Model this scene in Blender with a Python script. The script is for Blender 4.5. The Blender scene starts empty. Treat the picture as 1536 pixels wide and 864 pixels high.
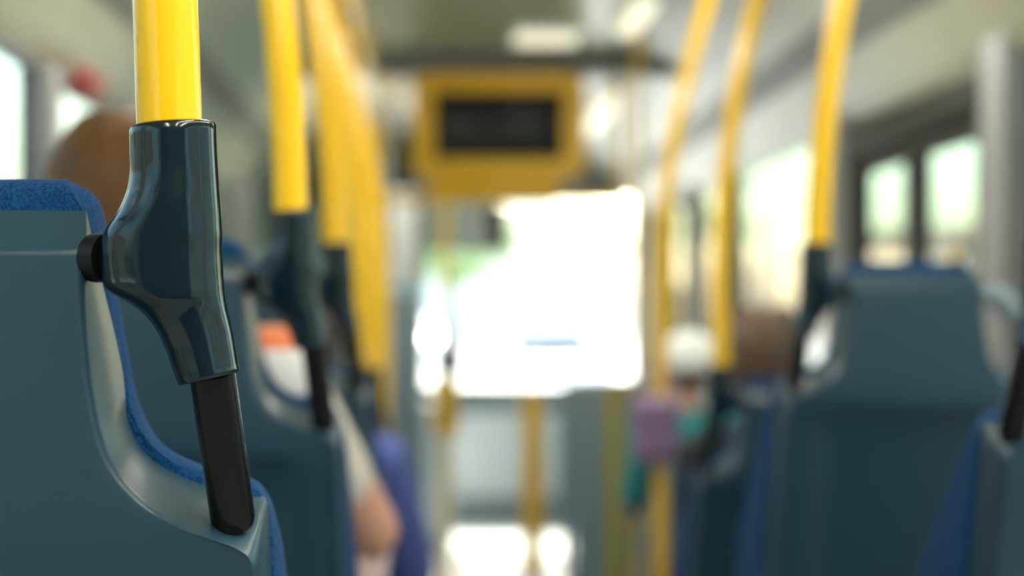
import bpy, bmesh, math, random
from mathutils import Vector, Matrix, Euler

random.seed(7)
S = bpy.context.scene
COL = S.collection
PI = math.pi

# ------------------------------------------------------------------ camera
cam_data = bpy.data.cameras.new('camera')
cam = bpy.data.objects.new('camera', cam_data)
COL.objects.link(cam)
cam.location = (0, 0, 1.10)
cam.rotation_euler = (PI / 2, 0, 0)
cam_data.sensor_width = 36
cam_data.lens = 53.27
cam_data.shift_x = 0.080
cam_data.shift_y = 0.022
cam_data.clip_start = 0.05
cam_data.clip_end = 400
cam_data.dof.use_dof = True
cam_data.dof.focus_distance = 0.815
cam_data.dof.aperture_fstop = 3.1
S.camera = cam

# ------------------------------------------------------------------ sky, sun, exposure
SUN_EL, SUN_AZ = math.radians(46), math.radians(5)      # azimuth from +Y towards +X
world = bpy.data.worlds.new('sky')
S.world = world
world.use_nodes = True
wn = world.node_tree.nodes
wl = world.node_tree.links
bg = wn['Background']
sky = wn.new('ShaderNodeTexSky')
sky.sky_type = 'NISHITA'
sky.sun_disc = False
sky.sun_elevation = SUN_EL
sky.sun_rotation = SUN_AZ
sky.air_density = 1.2
sky.dust_density = 4.0
sky.ozone_density = 1.0
wl.new(sky.outputs['Color'], bg.inputs['Color'])
bg.inputs['Strength'].default_value = 0.54

sun_data = bpy.data.lights.new('sun', 'SUN')
sun_data.energy = 6.0
sun_data.angle = math.radians(0.6)
sun_data.color = (1.0, 0.95, 0.84)
sun = bpy.data.objects.new('sun', sun_data)
COL.objects.link(sun)
sd = Vector((math.sin(SUN_AZ) * math.cos(SUN_EL), math.cos(SUN_AZ) * math.cos(SUN_EL), math.sin(SUN_EL)))
sun.rotation_euler = sd.to_track_quat('Z', 'Y').to_euler()
sun.location = (0, 30, 30)

S.view_settings.view_transform = 'Standard'
S.view_settings.look = 'None'
S.view_settings.gamma = 1
S.view_settings.use_curve_mapping = False
S.view_settings.exposure = 1.68
try:
    S.cycles.use_denoising = True
    S.cycles.max_bounces = 12
    S.cycles.diffuse_bounces = 6
    S.cycles.transparent_max_bounces = 16
    S.cycles.sample_clamp_indirect = 8
except Exception:
    pass


# ------------------------------------------------------------------ materials
def mat(name, col, rough=0.5, metal=0.0, spec=0.5, coat=0.0, emit=None, estr=0.0,
        bump=0.0, bscale=200.0, vary=0.0, vscale=8.0, sheen=0.0):
    m = bpy.data.materials.new(name)
    m.use_nodes = True
    nt = m.node_tree
    n, l = nt.nodes, nt.links
    b = n['Principled BSDF']
    b.inputs['Base Color'].default_value = (*col, 1)
    b.inputs['Roughness'].default_value = rough
    b.inputs['Metallic'].default_value = metal
    b.inputs['Specular IOR Level'].default_value = spec
    b.inputs['Coat Weight'].default_value = coat
    b.inputs['Coat Roughness'].default_value = 0.06
    b.inputs['Sheen Weight'].default_value = sheen
    if emit:
        b.inputs['Emission Color'].default_value = (*emit, 1)
        b.inputs['Emission Strength'].default_value = estr
    tc = n.new('ShaderNodeTexCoord')
    if vary > 0:
        nz = n.new('ShaderNodeTexNoise')
        nz.inputs['Scale'].default_value = vscale
        nz.inputs['Detail'].default_value = 4
        l.new(tc.outputs['Object'], nz.inputs['Vector'])
        mx = n.new('ShaderNodeMix')
        mx.data_type = 'RGBA'
        mx.inputs[6].default_value = (*[c * (1 - vary) for c in col], 1)
        mx.inputs[7].default_value = (*[min(1, c * (1 + vary)) for c in col], 1)
        l.new(nz.outputs['Fac'], mx.inputs[0])
        l.new(mx.outputs[2], b.inputs['Base Color'])
    if bump > 0:
        nb = n.new('ShaderNodeTexNoise')
        nb.inputs['Scale'].default_value = bscale
        nb.inputs['Detail'].default_value = 2
        l.new(tc.outputs['Object'], nb.inputs['Vector'])
        bp = n.new('ShaderNodeBump')
        bp.inputs['Strength'].default_value = bump
        bp.inputs['Distance'].default_value = 0.001
        l.new(nb.outputs['Fac'], bp.inputs['Height'])
        l.new(bp.outputs['Normal'], b.inputs['Normal'])
    return m


def fabric_mat(name, dark, light, scale=780.0):
    """knitted moquette: small loops with darker gaps"""
    m = mat(name, dark, rough=0.95, spec=0.1, sheen=0.04)
    nt = m.node_tree
    n, l = nt.nodes, nt.links
    b = n['Principled BSDF']
    tc = n.new('ShaderNodeTexCoord')
    mp = n.new('ShaderNodeMapping')
    mp.inputs['Scale'].default_value = (1.0, 1.0, 0.6)
    l.new(tc.outputs['Object'], mp.inputs['Vector'])
    v = n.new('ShaderNodeTexVoronoi')
    v.inputs['Scale'].default_value = scale
    l.new(mp.outputs['Vector'], v.inputs['Vector'])
    big = n.new('ShaderNodeTexNoise')
    big.inputs['Scale'].default_value = 420
    l.new(tc.outputs['Object'], big.inputs['Vector'])
    ad = n.new('ShaderNodeMath')
    ad.operation = 'MULTIPLY_ADD'
    l.new(v.outputs['Distance'], ad.inputs[0])
    ad.inputs[1].default_value = -0.55
    l.new(big.outputs['Fac'], ad.inputs[2])
    r = n.new('ShaderNodeValToRGB')
    r.color_ramp.elements[0].position = 0.0
    r.color_ramp.elements[1].position = 0.45
    r.color_ramp.elements[0].color = (*dark, 1)
    r.color_ramp.elements[1].color = (*light, 1)
    l.new(ad.outputs[0], r.inputs['Fac'])
    l.new(r.outputs['Color'], b.inputs['Base Color'])
    bp = n.new('ShaderNodeBump')
    bp.invert = True
    bp.inputs['Strength'].default_value = 0.8
    bp.inputs['Distance'].default_value = 0.0015
    l.new(v.outputs['Distance'], bp.inputs['Height'])
    l.new(bp.outputs['Normal'], b.inputs['Normal'])
    return m


def glass_mat(name, tint, gloss=0.9):
    m = bpy.data.materials.new(name)
    m.use_nodes = True
    n, l = m.node_tree.nodes, m.node_tree.links
    n.remove(n['Principled BSDF'])
    t = n.new('ShaderNodeBsdfTransparent')
    t.inputs['Color'].default_value = (*tint, 1)
    g = n.new('ShaderNodeBsdfGlossy')
    g.inputs['Roughness'].default_value = 0.02
    g.inputs['Color'].default_value = (gloss, gloss, gloss, 1)
    f = n.new('ShaderNodeFresnel')
    f.inputs['IOR'].default_value = 1.45
    mx = n.new('ShaderNodeMixShader')
    ge = n.new('ShaderNodeNewGeometry')
    inv = n.new('ShaderNodeMath')
    inv.operation = 'SUBTRACT'
    inv.inputs[0].default_value = 1.0
    l.new(ge.outputs['Backfacing'], inv.inputs[1])
    fm = n.new('ShaderNodeMath')
    fm.operation = 'MULTIPLY'
    l.new(f.outputs[0], fm.inputs[0])
    l.new(inv.outputs[0], fm.inputs[1])
    l.new(fm.outputs[0], mx.inputs[0])
    l.new(t.outputs[0], mx.inputs[1])
    l.new(g.outputs[0], mx.inputs[2])
    l.new(mx.outputs[0], n['Material Output'].inputs['Surface'])
    return m


def stripe_mat(name, bands, rough=0.9):
    """woven horizontal stripes by height: bands = [(z_from, colour), ...] ascending, object space"""
    m = mat(name, bands[0][1], rough=rough, spec=0.15, sheen=0.2)
    n, l = m.node_tree.nodes, m.node_tree.links
    b = n['Principled BSDF']
    tc = n.new('ShaderNodeTexCoord')
    sx = n.new('ShaderNodeSeparateXYZ')
    l.new(tc.outputs['Object'], sx.inputs[0])
    r = n.new('ShaderNodeValToRGB')
    r.color_ramp.interpolation = 'CONSTANT'
    e = r.color_ramp.elements
    while len(e) < len(bands):
        e.new(0.5)
    for el, (z, c) in zip(e, bands):
        el.position = max(0.0, min(1.0, z))
        el.color = (*c, 1)
    l.new(sx.outputs['Z'], r.inputs['Fac'])
    l.new(r.outputs['Color'], b.inputs['Base Color'])
    return m


M = {
    'shell': mat('seat_shell_plastic', (0.0165, 0.049, 0.076), rough=0.36, bump=0.12, bscale=900, vary=0.06, vscale=6),
    'shell_dark': mat('seat_pan_plastic', (0.05, 0.075, 0.085), rough=0.45, bump=0.1, bscale=700),
    'fabric': fabric_mat('blue_moquette', (0.003, 0.026, 0.09), (0.005, 0.072, 0.215)),
    'sleeve': mat('dark_teal_gloss_plastic', (0.002, 0.010, 0.016), rough=0.10, coat=0.0, spec=0.65, bump=0.015, bscale=600),
    'rod': mat('black_tube_coating', (0.0025, 0.0025, 0.0025), rough=0.22, spec=0.35, bump=0.05, bscale=1200),
    'stub': mat('black_rubber', (0.004, 0.005, 0.006), rough=0.4, spec=0.25),
    'yellow': mat('yellow_powder_coat', (0.92, 0.54, 0.003), rough=0.16, coat=0.15),
    'yellow_panel': mat('yellow_housing_plastic', (0.92, 0.50, 0.003), rough=0.35),
    'handle': mat('grey_handle_plastic', (0.22, 0.27, 0.31), rough=0.2),
    'steel': mat('brushed_steel', (0.55, 0.56, 0.55), rough=0.28, metal=1.0),
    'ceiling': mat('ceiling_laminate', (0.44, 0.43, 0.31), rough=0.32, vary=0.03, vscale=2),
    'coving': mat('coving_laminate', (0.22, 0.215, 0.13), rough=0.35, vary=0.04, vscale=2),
    'groove': mat('dark_joint', (0.06, 0.07, 0.065), rough=0.6),
    'wall': mat('wall_laminate', (0.42, 0.44, 0.44), rough=0.5, bump=0.05, bscale=400),
    'pillar': mat('pillar_laminate', (0.22, 0.225, 0.235), rough=0.5),
    'dark_frame': mat('dark_door_rubber', (0.014, 0.014, 0.011), rough=0.6),
    'grey_frame': mat('grey_window_rubber', (0.10, 0.11, 0.115), rough=0.6),
    'floor': mat('speckled_vinyl', (0.30, 0.31, 0.31), rough=0.45, vary=0.25, vscale=180),
    'panel': mat('blue_grey_partition', (0.17, 0.23, 0.27), rough=0.4),
    'cab': mat('cab_partition_laminate', (0.24, 0.29, 0.31), rough=0.45),
    'black': mat('black_plastic', (0.012, 0.014, 0.016), rough=0.35),
    'screen': mat('screen_glass', (0.010, 0.014, 0.015), rough=0.35, spec=0.25),
    'glass': glass_mat('green_tinted_glass', (0.40, 0.47, 0.455)),
    'door_glass': glass_mat('dark_tinted_glass', (0.32, 0.40, 0.39)),
    'right_glass': glass_mat('mid_tinted_glass', (0.34, 0.41, 0.395)),
    'clear': glass_mat('clear_glass', (0.93, 0.97, 0.95)),
    'lamp': mat('lamp_diffuser', (0.8, 0.8, 0.7), rough=0.4, emit=(1.0, 0.93, 0.68), estr=0.30),
    'visor': mat('visor_cloth', (0.55, 0.58, 0.50), rough=0.8),
    'fill_strip': mat('fill_strip_glow', (0.8, 0.8, 0.75), emit=(1.0, 0.95, 0.82), estr=10.0),  # glow of the added fill strips
    'lamp_slim': mat('slim_lamp_diffuser', (0.8, 0.8, 0.7), emit=(1.0, 0.90, 0.62), estr=0.34),
    'duct': mat('air_duct_strip', (0.075, 0.078, 0.06), rough=0.5),
    'red': mat('red_sign_plastic', (0.26, 0.012, 0.010), rough=0.5),
    'white_plastic': mat('white_plastic', (0.75, 0.77, 0.78), rough=0.3),
    'skin': mat('skin', (0.62, 0.32, 0.22), rough=0.5, vary=0.08, vscale=20),
    'lips': mat('lips', (0.45, 0.14, 0.12), rough=0.45),
    'eye': mat('eye_white', (0.75, 0.75, 0.72), rough=0.2),
    'iris': mat('iris', (0.05, 0.035, 0.02), rough=0.15),
    'hair_blond': mat('dark_blond_hair', (0.13, 0.058, 0.018), rough=0.5, spec=0.3, vary=0.45, vscale=28),
    'hair_brown': mat('brown_hair', (0.11, 0.06, 0.032), rough=0.5, vary=0.3, vscale=30),
    'hair_dark': mat('black_brown_hair', (0.035, 0.022, 0.015), rough=0.5, vary=0.3, vscale=30),
    'cap': mat('white_cotton', (0.85, 0.87, 0.85), rough=0.9),
    'teal': mat('teal_cotton', (0.02, 0.21, 0.22), rough=0.9, vary=0.15, vscale=12),
    'jeans': mat('blue_denim', (0.06, 0.14, 0.24), rough=0.9, vary=0.2, vscale=40),
    'violet': mat('violet_blue_jacket', (0.10, 0.14, 0.44), rough=0.85, vary=0.1, vscale=15),
    'olive': mat('olive_grey_cloth', (0.13, 0.13, 0.10), rough=0.9),
    'beige': mat('beige_cotton', (0.62, 0.57, 0.50), rough=0.9),
    'pink': mat('pale_pink_canvas', (0.72, 0.52, 0.50), rough=0.85, vary=0.06, vscale=14),
    'lilac': mat('lilac_leather', (0.25, 0.16, 0.27), rough=0.5),
    'shoe': mat('shoe_leather', (0.05, 0.05, 0.055), rough=0.5),
    'charcoal': mat('charcoal_jacket', (0.020, 0.022, 0.025), rough=0.9),
    'asphalt': mat('sunlit_asphalt', (0.34, 0.33, 0.31), rough=0.9, vary=0.15, vscale=3),
    'kerb': mat('pale_paving', (0.52, 0.50, 0.45), rough=0.9, vary=0.1, vscale=2),
    'cream': mat('cream_render', (0.72, 0.62, 0.46), rough=0.9),
    'rose': mat('rose_render', (0.70, 0.52, 0.44), rough=0.9),
    'white_render': mat('white_render', (0.80, 0.79, 0.74), rough=0.9),
    'roof_tile': mat('roof_tiles', (0.36, 0.16, 0.10), rough=0.9),
    'window_dark': mat('house_window', (0.05, 0.07, 0.08), rough=0.1),
    'leaf': mat('leaves', (0.14, 0.24, 0.035), rough=0.6, vary=0.35, vscale=3),
    'bark': mat('bark', (0.12, 0.09, 0.06), rough=0.9),
    'car_white': mat('white_car_paint', (0.75, 0.76, 0.76), rough=0.2, coat=1),
    'car_red': mat('dull_red_car_paint', (0.40, 0.10, 0.06), rough=0.25, coat=1),
    'tyre': mat('tyre_rubber', (0.015, 0.015, 0.015), rough=0.8),
    'shirt': stripe_mat('striped_shirt_cloth', [(0.0, (0.05, 0.09, 0.22)), (0.30, (0.66, 0.66, 0.64)),
                                                (0.42, (0.66, 0.30, 0.08)), (0.482, (0.03, 0.07, 0.2)),
                                                (0.502, (0.72, 0.72, 0.74)), (0.555, (0.72, 0.20, 0.08)),
                                                (0.585, (0.55, 0.52, 0.46))]),
}


# ------------------------------------------------------------------ object helpers
def link(name, me, m=None, parent=None, smooth=35):
    o = bpy.data.objects.new(name, me)
    COL.objects.link(o)
    if m is not None:
        ms = m if isinstance(m, (list, tuple)) else [m]
        for x in ms:
            me.materials.append(M[x] if isinstance(x, str) else x)
    if parent is not None:
        o.parent = parent
    if smooth and hasattr(me, 'polygons') and len(me.polygons):
        me.polygons.foreach_set('use_smooth', [True] * len(me.polygons))
        me.set_sharp_from_angle(angle=math.radians(smooth))
    return o


def from_bm(name, bm, m=None, parent=None, smooth=35, fix=True):
    if fix:
        bmesh.ops.recalc_face_normals(bm, faces=bm.faces)
    me = bpy.data.meshes.new(name)
    bm.to_mesh(me)
    bm.free()
    return link(name, me, m, parent, smooth)


def thing(name, label, cat, loc=(0, 0, 0), rotz=0.0, group=None):
    o = bpy.data.objects.new(name, None)
    o.empty_display_size = 0.1
    COL.objects.link(o)
    o.location = loc
    o.rotation_euler = (0, 0, rotz)
    return tag(o, label, cat, group)


def tag(o, label, cat, group=None):
    o['label'] = label
    o['category'] = cat
    if group:
        o['group'] = group
    return o


def struct(o, label=None):
    o['kind'] = 'structure'
    if label:
        o['label'] = label
    return o


def add_box(bm, x0, x1, y0, y1, z0, z1, bev=0.0, seg=2):
    vs = [bm.verts.new((x, y, z)) for x in (x0, x1) for y in (y0, y1) for z in (z0, z1)]
    f = [(0, 1, 3, 2), (4, 6, 7, 5), (0, 4, 5, 1), (2, 3, 7, 6), (0, 2, 6, 4), (1, 5, 7, 3)]
    fs = [bm.faces.new([vs[i] for i in q]) for q in f]
    if bev > 0:
        es = list({e for q in fs for e in q.edges})
        bmesh.ops.bevel(bm, geom=es, offset=bev, segments=seg, profile=0.5, affect='EDGES')


def box(name, x0, x1, y0, y1, z0, z1, m, parent=None, bev=0.0, seg=2):
    bm = bmesh.new()
    add_box(bm, x0, x1, y0, y1, z0, z1, bev, seg)
    return from_bm(name, bm, m, parent)


def spline(pts, n):
    """Catmull-Rom through pts -> n+1 evenly parametrised points"""
    P = [Vector(p) for p in pts]
    P = [P[0] * 2 - P[1]] + P + [P[-1] * 2 - P[-2]]
    out = []
    k = len(P) - 3
    for i in range(n + 1):
        t = i / n * k
        j = min(int(t), k - 1)
        u = t - j
        a, b, c, d = P[j], P[j + 1], P[j + 2], P[j + 3]
        out.append(0.5 * ((2 * b) + (c - a) * u + (2 * a - 5 * b + 4 * c - d) * u * u + (3 * b - a - 3 * c + d) * u ** 3))
    return out


def add_tube(bm, pts, r, sides=20, cap=True):
    pts = [Vector(p) for p in pts]
    n = len(pts)
    rs = r if isinstance(r, (list, tuple)) else [r] * n
    t0 = (pts[1] - pts[0]).normalized()
    ref = Vector((0, 1, 0)) if abs(t0.y) < 0.9 else Vector((1, 0, 0))
    rings = []
    side = t0.cross(ref).normalized()
    for i, p in enumerate(pts):
        t = (pts[min(i + 1, n - 1)] - pts[max(i - 1, 0)]).normalized()
        side = (side - t * side.dot(t)).normalized()
        up = t.cross(side)
        rings.append([bm.verts.new(p + (side * math.cos(2 * PI * k / sides) + up * math.sin(2 * PI * k / sides)) * rs[i])
                      for k in range(sides)])
    for a, b in zip(rings, rings[1:]):
        for k in range(sides):
            bm.faces.new((a[k], a[(k + 1) % sides], b[(k + 1) % sides], b[k]))
    if cap:
        bm.faces.new(rings[0][::-1])
        bm.faces.new(rings[-1])
    return rings


def tube(name, pts, r, m, parent=None, sides=20):
    bm = bmesh.new()
    add_tube(bm, pts, r, sides)
    return from_bm(name, bm, m, parent, 40)


def add_ell(bm, c, r, seg=20, rings=12, rot=None):
    mtx = Matrix.Translation(Vector(c))
    if rot is not None:
        mtx = mtx @ rot
    mtx = mtx @ Matrix.Diagonal((*r, 1))
    bmesh.ops.create_uvsphere(bm, u_segments=seg, v_segments=rings, radius=1.0, matrix=mtx)


def add_prism(bm, prof, y0, y1):
    """closed xz profile extruded along y"""
    a = [bm.verts.new((x, y0, z)) for x, z in prof]
    b = [bm.verts.new((x, y1, z)) for x, z in prof]
    n = len(prof)
    for i in range(n):
        bm.faces.new((a[i], a[(i + 1) % n], b[(i + 1) % n], b[i]))
    bm.faces.new(a[::-1])
    bm.faces.new(b)


# ================================================================== BUS SHELL
XL, XR = -0.98, 1.42            # inner faces of the side walls
YB, YF = -1.60, 10.10           # rear and front
ZC = 2.15                       # ceiling
FLOOR_R, FLOOR_F = 0.02, -0.22  # raised rear floor, low floor in front
STEP_Y = 2.62

bm = bmesh.new()
add_box(bm, XL, XR, YB, STEP_Y, -0.30, FLOOR_R)
add_box(bm, XL, XR, STEP_Y, YF, -0.34, FLOOR_F)
struct(from_bm('floor', bm, 'floor'), 'grey speckled bus floor with raised rear')
struct(box('trim_1', -0.12, 0.56, STEP_Y - 0.035, STEP_Y + 0.006, FLOOR_R - 0.004, FLOOR_R + 0.006, 'yellow_panel', None, 0.002),
       'yellow step edge')

# ceiling: flat centre panel, two curved covings with dark joints, and the roof above
bm = bmesh.new()
add_box(bm, -0.275, 0.775, YB, 10.0, ZC, ZC + 0.02)
struct(from_bm('ceiling', bm, 'ceiling'), 'pale ceiling panel over the aisle')
cov = [(-0.295, 2.150), (-0.42, 2.135), (-0.56, 2.095), (-0.70, 2.030), (-0.81, 1.945), (-0.90, 1.840), (-0.955, 1.760), (-0.98, 1.725)]


def cov_profile(mirror):
    inn = [tuple(p) for p in spline([(x, 0, z) for x, z in cov], 28)]
    pts = [(p[0], p[2]) for p in inn]
    prof = pts + [(-1.02, 1.725), (-1.02, 2.19), (-0.295, 2.19)]
    return [(0.44 - x, z) for x, z in prof] if mirror else prof


for k, mir in enumerate((False, True)):
    bm = bmesh.new()
    y = YB
    for y1 in (0.6, 2.25, 3.92, 5.25, 7.2, 8.9, 10.0):
        add_prism(bm, cov_profile(mir), y + 0.004, y1 - 0.004)
        y = y1
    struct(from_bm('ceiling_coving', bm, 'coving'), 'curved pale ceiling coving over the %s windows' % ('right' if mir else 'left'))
    xg = 0.44 + 0.285 if mir else -0.285
    struct(box('trim_%d' % (2 + k), xg - 0.012, xg + 0.012, YB, 10.0, ZC + 0.010, ZC + 0.03, 'groove'))
for k, mir in enumerate((False, True)):
    pts = [(p.x, p.z) for p in spline([(-.765, 0, 1.984), (-.81, 0, 1.943), (-.848, 0, 1.902)], 8)]
    prof = pts + [(x - .015, z + .015) for x, z in pts[::-1]]
    prof = [(x + .004, z - .004) for x, z in prof]
    if mir:
        prof = [(.44 - x, z) for x, z in prof]
    bm = bmesh.new()
    add_prism(bm, prof, YB, 9.9)
    struct(from_bm('trim_%d' % (20 + k), bm, 'duct'), 'dark air duct strip along the %s coving' % ('right' if mir else 'left'))
struct(box('roof', XL - 0.06, XR + 0.06, YB - 0.06, YF + 0.1, 2.19, 2.26, 'white_plastic'))


# side walls with openings: list of (y0, y1, z0, z1)
def side_wall(name, x, out, holes, label):
    bm = bmesh.new()
    x0, x1 = sorted((x, x + out * 0.05))
    ys = sorted([h[0] for h in holes] + [h[1] for h in holes])
    edges = [YB] + ys + [YF]
    for a, b in zip(edges[::2], edges[1::2]):
        if b - a > 0.001:
            add_box(bm, x0, x1, a, b, -0.34, 2.19)
    for (a, b, z0, z1) in holes:
        if z0 > -0.33:
            add_box(bm, x0, x1, a, b, -0.34, z0)
        add_box(bm, x0, x1, a, b, z1, 2.19)
    struct(from_bm(name, bm, 'wall'), label)


WN = [0]


def window(x, out, y0, y1, z0, z1, frame='grey_frame', fw=0.035):
    """rubber frame and a pane set in the wall"""
    WN[0] += 1
    xa, xb = sorted((x - out * 0.006, x + out * 0.045))
    bm = bmesh.new()
    add_box(bm, xa, xb, y0, y1, z0, z0 + fw)
    add_box(bm, xa, xb, y0, y1, z1 - fw, z1)
    add_box(bm, xa, xb, y0, y0 + fw, z0 + fw, z1 - fw)
    add_box(bm, xa, xb, y1 - fw, y1, z0 + fw, z1 - fw)
    f = struct(from_bm('window_%d' % WN[0], bm, frame), 'bus side window')
    box('pane', *sorted((x + out * 0.018, x + out * 0.023)), y0 + fw * 0.8, y1 - fw * 0.8, z0 + fw * 0.8, z1 - fw * 0.8, 'right_glass' if out > 0 and y0 > 3 else 'glass', f)
    return f


left_holes = [(-1.40, 0.45, 0.78, 1.74), (0.62, 2.10, 0.78, 1.74), (2.26, 3.80, 0.78, 1.74), (3.92, 5.62, 0.60, 1.74),
              (5.80, 7.60, 0.60, 1.74), (7.80, 9.70, 0.60, 1.74)]
side_wall('wall_left', XL, -1, left_holes, 'left side wall of the bus')
for h in left_holes:
    window(XL, -1, *h)
right_holes = [(-1.40, 0.45, 0.78, 1.86), (0.62, 2.10, 0.78, 1.86), (2.26, 3.66, 0.78, 1.86), (3.84, 5.08, FLOOR_F, 1.72),
               (5.36, 7.08, 0.60, 1.86), (7.32, 8.10, 0.60, 1.86), (8.25, 9.75, FLOOR_F, 1.88)]
side_wall('wall_right', XR, 1, right_holes, 'right side wall of the bus')
for i, h in enumerate(right_holes):
    if i not in (3, 6):
        window(XR, 1, *h)


def bus_door(n, y0, y1, ztop, pane_top, label):
    """two-leaf door: dark portal with a header box, each leaf a frame, a pane and a grab rail"""
    bm = bmesh.new()
    add_box(bm, XR - 0.02, XR + 0.05, y0, y0 + 0.025, FLOOR_F, ztop)
    add_box(bm, XR - 0.02, XR + 0.05, y1 - 0.025, y1, FLOOR_F, ztop)
    add_box(bm, XR - 0.035, XR + 0.05, y0, y1, pane_top + 0.06, ztop + 0.01, 0.006)
    d = struct(from_bm('door_%d' % n, bm, 'dark_frame'), label)
    mid = (y0 + y1) / 2
    for a, b in ((y0 + 0.025, mid - 0.004), (mid + 0.004, y1 - 0.025)):
        bm = bmesh.new()
        w = 0.065
        xa, xb = XR - 0.005, XR + 0.035
        zb, zt = FLOOR_F + 0.01, pane_top + 0.055
        add_box(bm, xa, xb, a, a + w, zb, zt)
        add_box(bm, xa, xb, b - w, b, zb, zt)
        add_box(bm, xa, xb, a + w, b - w, zb, zb + 0.12)
        add_box(bm, xa, xb, a + w, b - w, pane_top, zt)
        lf = from_bm('door_leaf', bm, 'dark_frame', d)
        box('pane', XR + 0.012, XR + 0.017, a + w * 0.9, b - w * 0.9, zb + 0.11, pane_top + 0.01, 'door_glass', lf)
        tube('grab_rail', [(XR - 0.06, a + w, 0.35), (XR - 0.06, a + w, 1.25)], 0.014, 'yellow', lf, 12)


bus_door(1, 3.84, 5.08, 1.70, 1.55, 'dark framed two-leaf bus door beyond the seats')
bus_door(2, 8.25, 9.75, 1.88, 1.70, 'front door of the bus')
# pillars cladding the wall between the openings
for k, (a, b) in enumerate(((3.67, 3.83), (5.09, 5.35), (7.10, 7.30), (8.12, 8.24))):
    struct(box('trim_%d' % (4 + k), XR - 0.035, XR, a, b, FLOOR_F, 1.86, 'pillar', None, 0.01))
for k, (a, b) in enumerate(((2.11, 2.25), (3.81, 3.91), (5.635, 5.785), (7.615, 7.785))):
    struct(box('trim_%d' % (8 + k), XL, XL + 0.035, a, b, FLOOR_F, 1.73, 'pillar', None, 0.01))

# rear wall with window
bm = bmesh.new()
add_box(bm, XL, XR, YB - 0.06, YB, -0.34, 2.19)
struct(from_bm('wall_rear', bm, 'shell_dark'), 'dark rear wall of the bus')

# front wall, windscreen, dashboard
bm = bmesh.new()
add_box(bm, XL, XR, YF, YF + 0.06, -0.34, 0.58)
add_box(bm, XL, XR, YF, YF + 0.06, 1.86, 2.19)
add_box(bm, XL, XL + 0.07, YF, YF + 0.06, 0.58, 1.86)
add_box(bm, XR - 0.07, XR, YF, YF + 0.06, 0.58, 1.86)
struct(from_bm('wall_front', bm, 'pillar'), 'front end wall around the windscreen')
WN[0] += 1
w = struct(box('window_%d' % WN[0], XL + 0.06, XR - 0.06, YF + 0.02, YF + 0.026, 0.57, 1.87, 'clear'), 'windscreen')
box('wiper', 0.20, 0.95, YF + 0.030, YF + 0.045, 0.64, 0.655, 'black', w)


# ================================================================== SEATS
R_SIDE = [(.1000, 1.1357), (.1004, 1.109), (.1022, 1.0805), (.1058, 1.0517), (.1130, 1.0228), (.1275, 1.0012),
          (.1490, .9850), (.1708, .9770), (.1850, .9715), (.1925, .9630), (.1930, .940), (.1945, .86), (.199, .74), (.203, .62), (.203, .50)]
F_SIDE = [(.0955, 1.1560), (.1010, 1.1200), (.1058, 1.0880), (.1093, 1.0620), (.1128, 1.0330), (.1264, 1.0130),
          (.1537, .9990), (.1750, .9935), (.1870, .9915), (.1930, .9880), (.1950, .950), (.1975, .86), (.202, .74), (.206, .62), (.206, .50)]
F_DEPTH = [.030, .042, .056, .065, .065, .065, .065, .065, .065, .065, .065, .065, .065, .065, .065]
C_SIDE = [(.0800, 1.1745), (.0925, 1.1660), (.0960, 1.1450), (.0990, 1.115), (.1060, 1.075), (.1135, 1.042), (.1285, 1.018),
          (.1565, 1.0050), (.1780, 1.0000), (.1900, .9900), (.1970, .965), (.1995, .92), (.203, .84), (.208, .70), (.205, .50)]


def recline(z):
    d = max(0.0, 0.985 - z)
    return 0.20 * d * min(1.0, d / 0.08) if d < 0.08 else 0.20 * d


def sstep(a, b, x):
    t = max(0.0, min(1.0, (x - a) / (b - a)))
    return t * t * (3 - 2 * t)


def sides(tab, n):
    return [(p.x, p.y) for p in spline([(a, b, 0) for a, b in tab], n)]


def boundary(rows, nc):
    """closed loop around a row table: list of (u,z,row) top->right->bottom->left"""
    loop = []
    w0, z0 = rows[0]
    for j in range(nc + 1):
        loop.append((-w0 + 2 * w0 * j / nc, z0))
    for (w, z) in rows[1:]:
        loop.append((w, z))
    wl_, zl = rows[-1]
    for j in range(1, nc + 1):
        loop.append((wl_ - 2 * wl_ * j / nc, zl))
    for (w, z) in rows[-2:0:-1]:
        loop.append((-w, z))
    return loop


def offset_loop(loop, d):
    n = len(loop)
    out = []
    for i in range(n):
        a, b = Vector(loop[i - 1]), Vector(loop[(i + 1) % n])
        p = Vector(loop[i])
        t = (b - a)
        if t.length < 1e-9:
            out.append(tuple(p))
            continue
        t.normalize()
        nrm = Vector((-t.y, t.x))      # loop runs clockwise seen from -y: outward on the left
        out.append(tuple(p + nrm * d))
    return out


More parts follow.
